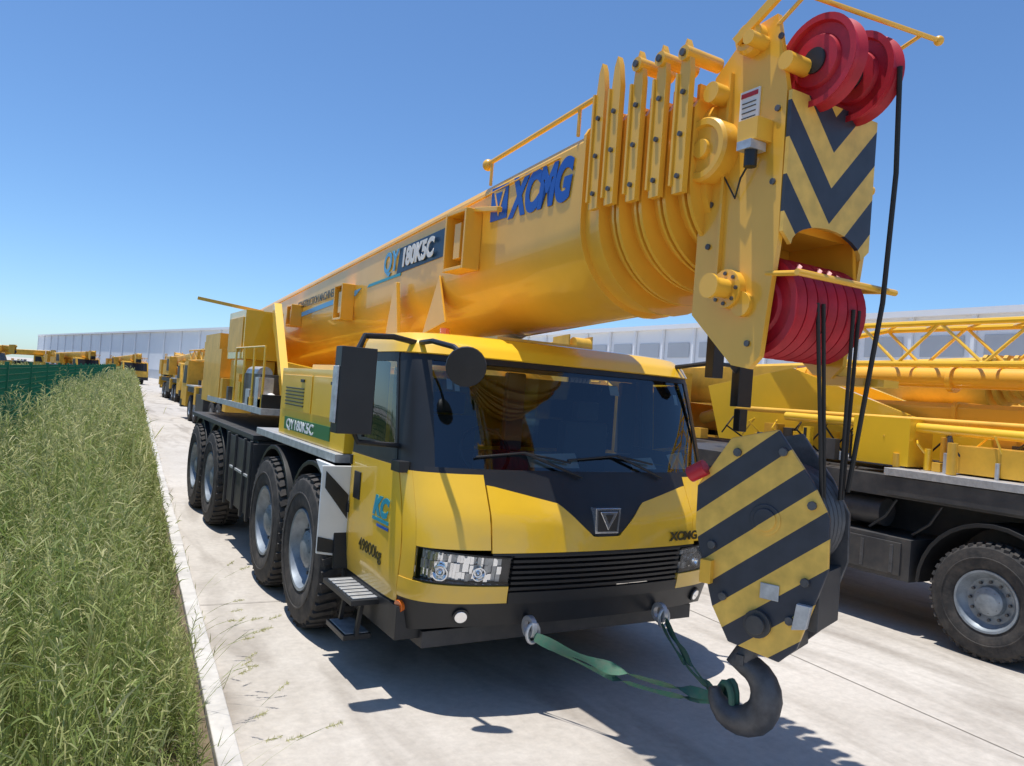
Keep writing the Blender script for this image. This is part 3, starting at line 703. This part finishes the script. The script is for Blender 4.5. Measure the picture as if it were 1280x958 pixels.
sh=B('sheaves',T,angle=30)
def sheave(b,x,y,z,R,mat,w=.045):
    b.lathe((x,y,z),(1,0,0),[(-w,.05),(-w,R*.55),(-w*.55,R*.6),(-w*.55,R*.82),(-w,R*.86),(-w,R),(-w*.25,R*.9),(w*.25,R*.9),(w,R),(w,R*.86),(w*.55,R*.82),(w*.55,R*.6),(w,R*.55),(w,.05)],mat,n=44)
    b.cyl((x-w-.01,y,z),(x+w+.01,y,z),R*.28,BLK,n=20)
sheave(sh,XC-.18,2.74,4.16,.25,RED,.05); sheave(sh,XC+.14,2.74,4.16,.25,RED,.05)
for i in range(7): sheave(sh,XC-.25+.085*i,2.98,2.84,.285,RED,.038)
sh.done()
hw=B('boom_brackets',T,bevel=0.008)
x=XC-.60
for (yc,zc,hw_,hh) in ((5.95,3.53,.20,.26),(9.1,3.2,.16,.22),(11.4,3.15,.14,.16)):
    hw.box(x-.16,x,yc-hw_,yc-hw_+.03,zc-hh,zc+hh,YELB); hw.box(x-.16,x,yc+hw_-.03,yc+hw_,zc-hh,zc+hh,YELB)
    hw.box(x-.16,x,yc-hw_+.03,yc+hw_-.03,zc+hh-.03,zc+hh,YELB); hw.box(x-.16,x,yc-hw_+.03,yc+hw_-.03,zc-hh,zc-hh+.03,YELB)
    hw.box(x-.13,x,yc-.06,yc+.06,zc-hh*.6,zc+hh*.6,YELB)
hw.beam((x-.06,5.75,3.78),(x-.06,5.35,3.72),.05,.04,YELB)
hw.prism([(7.2,2.62),(7.6,2.62),(7.42,3.3),(7.36,3.3)],'x',x-.10,x-.06,YELB)
hw.prism([(6.3,2.85),(6.8,2.75),(6.5,3.3)],'x',x-.02,x+.0,YELB)
hw.cyl((x,4.2,4.30),(x,5.7,4.18),.02,YELB,n=10); hw.cyl((x,4.4,4.08),(x,4.4,4.28),.015,YELB,n=8); hw.cyl((x,5.65,3.98),(x,5.65,4.18),.015,YELB,n=8); hw.sph((x,5.72,4.17),.05,YELB)
hw.beam((x-.008,4.6,ztop(4.6)-.10),(x-.008,13,ztop(13)-.10),.012,.012,YELB)
hw.done()
TX=XC-.604
text('boom_logo_text','XCMG',.40,BLU,(TX,5.27,3.66),(0,-1,0.01),(0,0,1),T,shear=.25,bold=.022,sx=.70)
lg=B('boom_logo_mark',T)
lg.prism([(5.60,3.66),(5.33,3.66),(5.33,3.94),(5.60,3.94)],'x',TX-.003,TX+.002,BLU)
lg.prism([(5.56,3.905),(5.37,3.905),(5.465,3.69)],'x',TX-.006,TX-.004,YELB); lg.prism([(5.52,3.885),(5.41,3.885),(5.465,3.755)],'x',TX-.009,TX-.007,BLU)
lg.done()
text('boom_model_text_a','QY',.30,LBL,(TX,8.02,3.46),(0,-1,0.05),(0,0,1),T,shear=.2,bold=.008,sx=1.0)
text('boom_model_text_b','180K5C',.25,WHT,(TX-.006,7.5,3.49),(0,-1,0.05),(0,0,1),T,shear=.2,bold=.012,sx=1.0)
dc=B('boom_decals',T)
dc.prism([(7.62,3.42),(6.25,3.49),(6.2,3.76),(7.56,3.69)],'x',TX-.002,TX+.002,mk('decal_navy',(0.01,0.04,0.09),.4))
dc.prism([(8.5,3.345),(7.5,3.395),(7.5,3.425),(8.45,3.38)],'x',TX-.003,TX+.002,CYN)
dc.prism([(11.6,3.12),(8.9,3.28),(8.7,3.36),(11.5,3.19)],'x',TX-.003,TX+.002,LBL)
dc.done()
text('boom_slogan','CONSTRUCTION MACHINERY  LIFT',.15,DKT,(TX,11.5,3.26),(0,-1,0.06),(0,0,1),T,sx=1.0,bold=.001)
DX=CX-1.512
text('door_text','49800kg',.13,DKT,(DX,5.80,.93),(0,-1,0),(0,0,1),T,sx=1.1,bold=.002)
text('door_badge','KC',.19,CYN,(DX,5.55,1.26),(0,-1,0),(0,0,1),T,shear=.3,bold=.012,sx=1.1)
dc=B('door_badge_lines',T); dc.box(DX-.002,DX+.003,5.22,5.55,1.21,1.235,CYN); dc.box(DX-.002,DX+.003,5.22,5.45,1.17,1.19,BLU); dc.done()
p=S(1.35,1.18); text('hood_text','XCMG',.095,DKT,(p.x,p.y-.022,p.z-.02),(1,.12,0),(0,0,1),T,bold=.004,sx=1.2)

# ---- hook block
HK=(3.55,3.03,1.47); RZ=math.radians(-70.1)
oct_=[(-.22,.61),(.06,.685),(.27,.41),(.375,.22),(.385,-.07),(.245,-.53),(.15,-.63),(-.155,-.59),(-.27,-.40),(-.41,.04),(-.415,.30)]
hb=B('hook_block_plates',T,bevel=0.006)
hb.prism(oct_,'y',0,.03,STRP)
hb.prism([(x*.97,z*.97) for x,z in oct_],'y',.42,.45,STL)
hb.done(loc=HK,rotz=RZ)
hb=B('hook_block_parts',T,bevel=0.004)
for i in range(5):
    y_=.08+.075*i
    hb.lathe((0.02,y_,.16),(0,1,0),[(-.03,.05),(-.03,.33),(-.008,.295),(.008,.295),(.03,.33),(.03,.05)],STL,n=40)
hb.box(-.16,.18,.032,.418,-.60,-.46,CHS)
hb.box(.20,.34,.032,.418,-.42,-.1,CHS); hb.box(-.28,-.2,.032,.418,-.42,-.15,CHS)
hb.cyl((0.02,-.02,.16),(0.02,0,.16),.065,STRP); hb.cyl((0.02,-.008,.16),(0.02,0,.16),.09,STRP)
hb.cyl((.02,-.06,-.44),(.02,0,-.44),.055,CHS); hb.cyl((.02,-.03,-.44),(.02,0,-.44),.08,CHS)
for x_,z_ in ((-.17,.53),(.1,.56),(.28,.28),(.27,-.15),(-.29,-.04),(-.2,-.33),(.2,-.38)):
    hb.cyl((x_,-.025,z_),(x_,0,z_),.026,STL,n=8)
hb.box(.02,.13,-.012,-.002,-.29,-.2,SIL)
hb.prism([(.22,-.42),(.30,-.40),(.32,-.27),(.24,-.27)],'y',-.04,0,SIL)
hb.box(-.34,-.27,-.05,0,-.27,-.13,YEL2)
hb.cyl((-.46,-.02,.36),(-.36,-.02,.42),.05,RED,n=14)
hk=[]; rad=[]
hk+= [(-.05,.18,-.56),(-.09,.18,-.66),(-.11,.18,-.70)]; rad+=[.06,.06,.075]
cx,cz,RR=-.13,-.92,.165
for i in range(17):
    t=math.radians(100-i*17.0)
    hk.append((cx+RR*math.cos(t)+.0,.18,cz+RR*1.05*math.sin(t))); rad.append(lerp([(0,.065),(6,.095),(9,.10),(13,.075),(16,.035)],i))
hb.tube(hk,rad,HKM,n=14)
hb.box(-.14,-.09,.10,.26,-.74,-.68,HKM)
hb.done(loc=HK,rotz=RZ)
Rz=Matrix.Rotation(RZ,3,'Z')
def HB(p): return Vector(HK)+Rz@Vector(p)
rp=B('hoist_ropes',T)
ROPE=mk('wire_rope',(0.03,0.03,0.03),.6,metal=.4)
for tx,e in ((XC-.12,HB((.30,.10,.25))),(XC-.07,HB((.30,.14,.25))),(XC+.19,HB((.33,.32,.3))),(XC+.24,HB((.33,.37,.3)))): rp.tube([(tx,2.70,2.86),e],.011,ROPE,n=8)
rp.tube([(XC+.16,2.50,4.16),(XC+.22,2.52,3.6),(XC+.27,2.58,2.9),HB((.36,.36,.35))],.014,ROPE,n=8)
rp.done()
slg=B('sling_straps',T)
def strap(p0,p1,sag,w_=.05,n=22,tw=1.2):
    p0=Vector(p0);p1=Vector(p1)
    L=[];R_=[]
    for i in range(n+1):
        t=i/n; p=p0.lerp(p1,t)+Vector((0,0,-sag*4*t*(1-t))); a=tw*math.sin(t*7)+.6; w2=w_*(.75+.25*math.sin(t*17))
        dv=Vector((0.3*math.cos(a),.3*math.cos(a),math.sin(a))).normalized()*w2/2
        L.append(p+dv);R_.append(p-dv)
    secs=[[a,(a+b)/2+Vector((0.006,-.006,0)),b,(a+b)/2-Vector((0.006,-.006,0))] for a,b in zip(L,R_)]
    slg.loft(secs,GRN)
hc=HB((-.26,.18,-1.0))
strap((CX-.62,4.52,.53),hc,.04,.085); strap((CX+.62,4.52,.53),hc,.04,.085,tw=.8); strap((CX-.58,4.52,.51),hc+Vector((0,0,-.03)),.08,.05,tw=2); strap((CX+.58,4.52,.51),hc+Vector((0,0,.02)),.07,.05,tw=2)
slg.tube([hc+Vector((.04+.02*math.cos(t),.07*math.cos(t)-.02,.09*math.sin(t))) for t in [2*math.pi*i/12 for i in range(13)]],.022,GRN)
slg.tube([hc+Vector((.08+.02*math.cos(t),.06*math.cos(t)-.03,.10*math.sin(t))) for t in [2*math.pi*i/12+.5 for i in range(13)]],.02,GRN)
for a in (-1,1):
    slg.tube([(CX+a*.62+.05*math.cos(t),4.55,.55+.07*math.sin(t)) for t in [2*math.pi*i/14 for i in range(15)]],.014,SIL)
slg.done()

# ------------------------------------------------------------------ generic crane (background)
def build_generic():
    parts=[]
    b=B('carrier',None,bevel=0)
    b.box(-1.3,1.3,0.2,12.2,1.25,1.5,CHS); b.box(-.6,.6,.3,12,.6,1.25,CHS)
    b.box(-1.4,-.8,4.9,6.8,.55,1.25,CHS); b.box(.8,1.4,4.9,6.8,.55,1.25,CHS)
    b.box(-1.42,1.42,2.2,4.39,1.5,1.56,SIL); b.box(-1.42,1.42,10.9,11.5,.9,1.52,YEL2); b.box(-1.42,1.42,4.4,4.9,.8,1.52,YEL2)
    cab=[(0.0,.6),(-.05,1.1),(.1,1.6),(.45,2.55),(1.7,2.6),(1.7,.6)]
    b.prism(cab,'x',-1.35,1.35,YEL2)
    b.prism([(.07,1.56),(.09,1.56),(.42,2.45),(.39,2.45)],'x',-1.2,1.2,BLK)
    for a in (-1,1): b.prism([(.5,1.6),(1.5,1.6),(1.5,2.4),(.75,2.4)],'x',a*1.36-.02,a*1.36+.01,BLK)
    b.box(-1.36,1.36,-.08,.5,.5,.85,BLK)
    parts.append(b.mesh())
    b=B('upperworks',None)
    b.cyl((0,8,1.5),(0,8,1.75),.85,CHS)
    for a in (-1,1): b.prism([(6.6,1.75),(11.6,1.75),(11.8,2.5),(11.2,3.1),(10.4,3.1),(9.0,2.4),(6.8,2.3)],'x',a*.75-.05,a*.75+.05,YEL2)
    b.box(-1.35,-.85,6.4,8.0,1.7,3.0,YEL2); b.prism([(6.45,2.0),(7.7,2.0),(7.7,2.85),(6.8,2.85)],'x',-1.37,-1.34,BLK)
    b.box(-1.35,-.85,8.2,10,1.7,2.5,YEL2); b.box(.85,1.35,6.8,10.4,1.7,2.3,YEL2)
    b.box(-1.35,1.35,11.2,12.6,1.7,2.8,YEL2)
    b.cyl((-.7,10.2,2.6),(.7,10.2,2.6),.3,STL)
    for y_ in (8.3,8.9,9.5): b.cyl((-1.33,y_,2.5),(-1.33,y_,3.2),.02,YEL2,n=6)
    b.cyl((-1.33,8.3,3.2),(-1.33,9.5,3.2),.02,YEL2,n=6)
    b.cyl((0,6.8,2.0),(0,4.5,2.6),.14,YEL2)
    rr_=random.Random(3)
    for i in range(20):
        y_=rr_.uniform(2.3,10.5); x_=rr_.choice([-1.3,-1.1,1.0]); b.box(x_,x_+rr_.uniform(.1,.3),y_,y_+rr_.uniform(.1,.4),1.57,1.6+rr_.uniform(.05,.4),rr_.choice([YEL2,YEL2,CHS,SIL]))
    parts.append(b.mesh())
    b=B('boom',None,angle=30)
    def sc(y,w_,h_,zt):
        pts=[(-w_,-.05),(-w_+.05,0),(w_-.05,0),(w_,-.05)]+[(w_*math.cos(math.pi*i/8),-h_*.55-h_*.45*math.sin(math.pi*i/8)) for i in range(9)]
        return [(x,y,zt+z) for x,z in pts]
    b.loft([sc(y_,.42,.85,3.45-.03*(y_+1)) for y_ in (.2,11.3)],YEL2)
    for i in range(5):
        b.loft([sc(y_,.44-.035*i,.88-.06*i,3.45) for y_ in (.19-.14*i,.25-.14*i)],YEL2)
    b.loft([sc(y_,.3,.6,3.4) for y_ in (.1,-1.0)],YEL2)
    for a in (-1,1): b.prism([(-.5,3.55),(-1.1,3.6),(-1.15,2.5),(-.9,2.4),(-.5,2.7)],'x',a*.3-.02,a*.3+.02,YEL2)
    for i in range(5): b.lathe((-.2+.1*i,-1.0,2.7),(1,0,0),[(-.04,.05),(-.04,.22),(0,.18),(.04,.22),(.04,.05)],CHS,n=20)
    b.cyl((-.2,-1.1,3.4),(.2,-1.1,3.4),.15,YEL2)
    for (dx,dz) in ((.60,2.65),(1.05,2.65),(.60,3.1),(1.05,3.1)): b.cyl((dx,-.5,dz),(dx,9,dz),.035,YEL2,n=6)
    for i in range(12):
        ya=-.5+i*.79; yb_=ya+.79
        za,zb=(2.65,3.1) if i%2 else (3.1,2.65)
        for dx in (.60,1.05): b.cyl((dx,ya,za),(dx,yb_,zb),.02,YEL2,n=5)
        b.cyl((.60,ya,3.1),(1.05,yb_,3.1),.02,YEL2,n=5)
    parts.append(b.mesh())
    return parts
GP=build_generic()
def put_crane(x,y,rot=0,name='truck_crane'):
    e=empty(name,(x,y,0)); e.rotation_euler=(0,0,rot)
    for me,nm in zip(GP,('carrier','upperworks','boom')):
        o=D.objects.new(nm,me); scn.collection.objects.link(o); o.parent=e
    for wy in (2.6,4.0,8.0,9.4):
        for a in (-1,1):
            o=D.objects.new('wheel',WM2); scn.collection.objects.link(o); o.parent=e; o.location=(a*1.15,wy,.56)
            if a>0: o.rotation_euler=(0,0,math.pi)
    return e
for (x_,y_,r_) in ((6.2,38,math.pi),(9.3,27,0),(13,26,0),(7.9,52,.0),(11,46,0),(8.6,70,math.pi),(12,64,0),
                   (13.3,6.5,0),(17.3,4.5,0),(21.5,6,0),(12.6,-9,0),(17,-11,0),(16.8,20,0),(21,22,0),(25.5,5,0),(25.5,20,0),(30,8,0),(30,24,0),(16.5,40,0),(21,42,0),(26,44,0),(9.6,14.5,0),
                   (-6,112,1.3),(-13,118,1.75),(3,108,.3),(-22,132,1.4),(7.5,98,.1),(-2,140,1.6),(-34,140,1.5)):
    put_crane(x_,y_,r_)

# ------------------------------------------------------------------ right neighbour crane (custom)
N=empty('truck_crane',(9.3,4,0))
b=B('carrier',N,bevel=0.012)
b.box(7.95,10.6,-6,9.4,1.42,1.655,CHS); b.box(8.6,9.9,-6,9.4,.6,1.41,CHS)
b.box(7.88,8.6,-3,5.1,1.66,1.74,SIL); b.box(7.90,7.945,2.9,5.1,1.45,1.65,CHS)
b.box(7.9,8.6,4.75,5.85,.55,1.0,CHS); b.box(7.88,7.9,4.85,5.75,.6,.95,CHS)
b.cyl((8.15,5.2,1.22),(8.15,6.4,1.22),.16,CHS); b.cyl((8.0,6.1,.55),(8.0,6.1,1.5),.14,CHS); b.cyl((8.0,6.5,.6),(8.0,6.5,1.7),.1,CHS)
b.box(7.9,8.5,6.7,8.5,.6,1.40,CHS)
for y_ in (4.95,5.3,5.65): b.box(7.872,7.879,y_-.02,y_+.02,.62,.92,STL)
for y_ in (4.5,5.0,5.9): b.tube([(8.0,y_,1.40),(7.97,y_+.1,1.2),(8.0,y_+.3,1.05),(8.2,y_+.4,1.0)],.016,BLK)
for cy in (3.95,2.4,-1.5):
    arc=[(cy+.74*math.cos(t),.58+.74*math.sin(t)) for t in [math.pi*i/16 for i in range(17)]]; arc2=[(cy+.70*math.cos(t),.58+.70*math.sin(t)) for t in [math.pi*i/16 for i in range(16,-1,-1)]]
    b.prism(arc+arc2,'x',7.9+.003*cy,8.5,BLK)
b.done()
for cy in (3.95,2.4,-1.5): put_wheel(WM2,(8.02,cy,.57),N); put_wheel(WM2,(10.5,cy,.57),N,flip=True)
b=B('upperworks',N,bevel=0.01)
b.cyl((9.3,4.8,1.66),(9.3,4.8,1.84),.8,CHS)
b.box(8.2,8.75,2.2,3.6,1.76,2.15,YEL); b.box(8.2,8.7,3.8,4.6,1.76,2.05,YEL2); b.box(8.15,8.6,5.0,5.7,1.76,2.3,YEL)
b.box(8.93,9.69,1.0,8.0,1.85,2.15,YEL2)
pp_=[(2,1.8),(8.5,1.8),(8.8,2.6),(7.2,2.9),(5.0,2.2)]
b.prism(pp_,'x',8.85,8.92,YEL); b.prism(pp_,'x',9.7,9.78,YEL)
for i in range(70):
    y_=random.uniform(1.5,7.5); x_=random.uniform(8.0,8.8); z_=1.745
    hh=random.uniform(.06,.4); ww=random.uniform(.04,.15)
    if random.random()<.4: b.box(x_,x_+ww,y_,y_+ww*1.6,z_,z_+hh,random.choice([YEL,YEL2,CHS,STL]))
    else: b.cyl((x_,y_,z_),(x_,y_,z_+hh),ww*.4,random.choice([YEL,STL,CHS,BLK,YEL2,SIL]),n=12)
for i in range(16):
    y_=1.6+i*.4; b.tube([(8.1+.03*i,y_,1.8),(8.15,y_+.1,2.0+random.uniform(0,.2)),(8.6,y_+.4,2.15),(8.7,y_+.7,1.9)],.012,random.choice([BLK,YEL,BLK]))
b.cyl((8.3,2.0,2.18),(8.3,6.8,2.22),.055,YEL); b.cyl((8.45,1.5,2.3),(8.45,7.8,2.28),.035,YEL2)
b.done()
b=B('boom',N,angle=30)
def sc2(x0,y,w_,h_,zt):
    pts=[(-w_,-.05),(-w_+.05,0),(w_-.05,0),(w_,-.05)]+[(w_*math.cos(math.pi*i/8),-h_*.55-h_*.45*math.sin(math.pi*i/8)) for i in range(9)]
    return [(x0+x,y,zt+z) for x,z in pts]
b.loft([sc2(9.35,y_,.30,.42,2.52) for y_ in (-4,8.6)],YELB)
b.cyl((9.0,-4,2.78),(9.0,7.2,2.82),.12,YELB)
for y_ in (1.0,3.0,5.0,7.0): b.loft([sc2(9.35,q,.33,.46,2.54) for q in (y_,y_+.05)],YELB); b.cyl((9.0,y_,2.79),(9.0,y_+.06,2.79),.15,YELB)
b.done()
b=B('lattice_jib',N)
for (dx,dz) in ((8.6,2.95),(9.15,2.95),(8.6,3.42),(9.15,3.42)): b.cyl((dx,-4,dz),(dx,6.0,dz+(.0)),.035,YEL,n=8)
yv=-4
while yv<6.0:
    i=int(round((yv+4)/.5)); za,zb=(2.95,3.42) if i%2 else (3.42,2.95)
    for dx in (8.6,9.15): b.cyl((dx,yv,za),(dx,yv+.5,zb),.02,YEL,n=6)
    b.cyl((8.6,yv,3.42),(9.15,yv+.5,3.42),.018,YEL,n=6); b.cyl((8.6,yv,2.95),(9.15,yv,2.95),.018,YEL,n=6)
    yv+=.5
for dz in (2.95,3.42): b.cyl((8.6,6.0,dz),(8.85,7.6,3.1),.035,YEL,n=8); b.cyl((9.15,6,dz),(8.85,7.6,3.1),.035,YEL,n=8)
b.done()

# ------------------------------------------------------------------ sheds
def shed(name,p0,p1,depth,H,n):
    b=B(name); p0=Vector(p0);p1=Vector(p1); d=(p1-p0); L=d.length; d.normalize(); q=Vector((d.y,-d.x,0))
    def P(a,o,z): v=p0+d*a+q*o; return (v.x,v.y,z)
    wh=name=='white_warehouse'
    b.add([P(0,0,0),P(L,0,0),P(L,0,H),P(0,0,H)],[(0,1,2,3)],SHED)
    rise=depth*.03
    b.add([P(0,0,0),P(0,depth,0),P(0,depth,H),P(0,depth/2,H+rise),P(0,0,H)],[(0,1,2,3,4)],SHED)
    b.add([P(L,0,0),P(L,depth,0),P(L,depth,H),P(L,depth/2,H+rise),P(L,0,H)],[(0,1,2,3,4)],SHED)
    b.add([P(0,0,H),P(L,0,H),P(L,depth/2,H+rise),P(0,depth/2,H+rise)],[(0,1,2,3)],SHED if wh else SHEDG)
    for i in range(n+1):
        a=L*i/n; v0=Vector(P(a,-.15,0)); v1=Vector(P(a,-.15,H)); b.beam(v0,v1,.2,.2,SHED,up=d)
        if i<n and not wh:
            a0=a+L/n*.15; a1=a+L/n*.85
            b.add([P(a0,-.05,H*.72),P(a1,-.05,H*.72),P(a1,-.05,H*.86),P(a0,-.05,H*.86)],[(0,1,2,3)],SHEDG)
    b.beam(P(0,-.2,H+.1),P(L,-.2,H+.1),.4,.35,SHED)
    if wh: b.add([P(0,-.06,0),P(L,-.06,0),P(L,-.06,1.6),P(0,-.06,1.6)],[(0,1,2,3)],SHEDG)
    b.done()
shed('warehouse',(42,-30,0),(42,110,0),40,8.4,40)
shed('white_warehouse',(24,105,0),(-6,262,0),40,8.6,18)
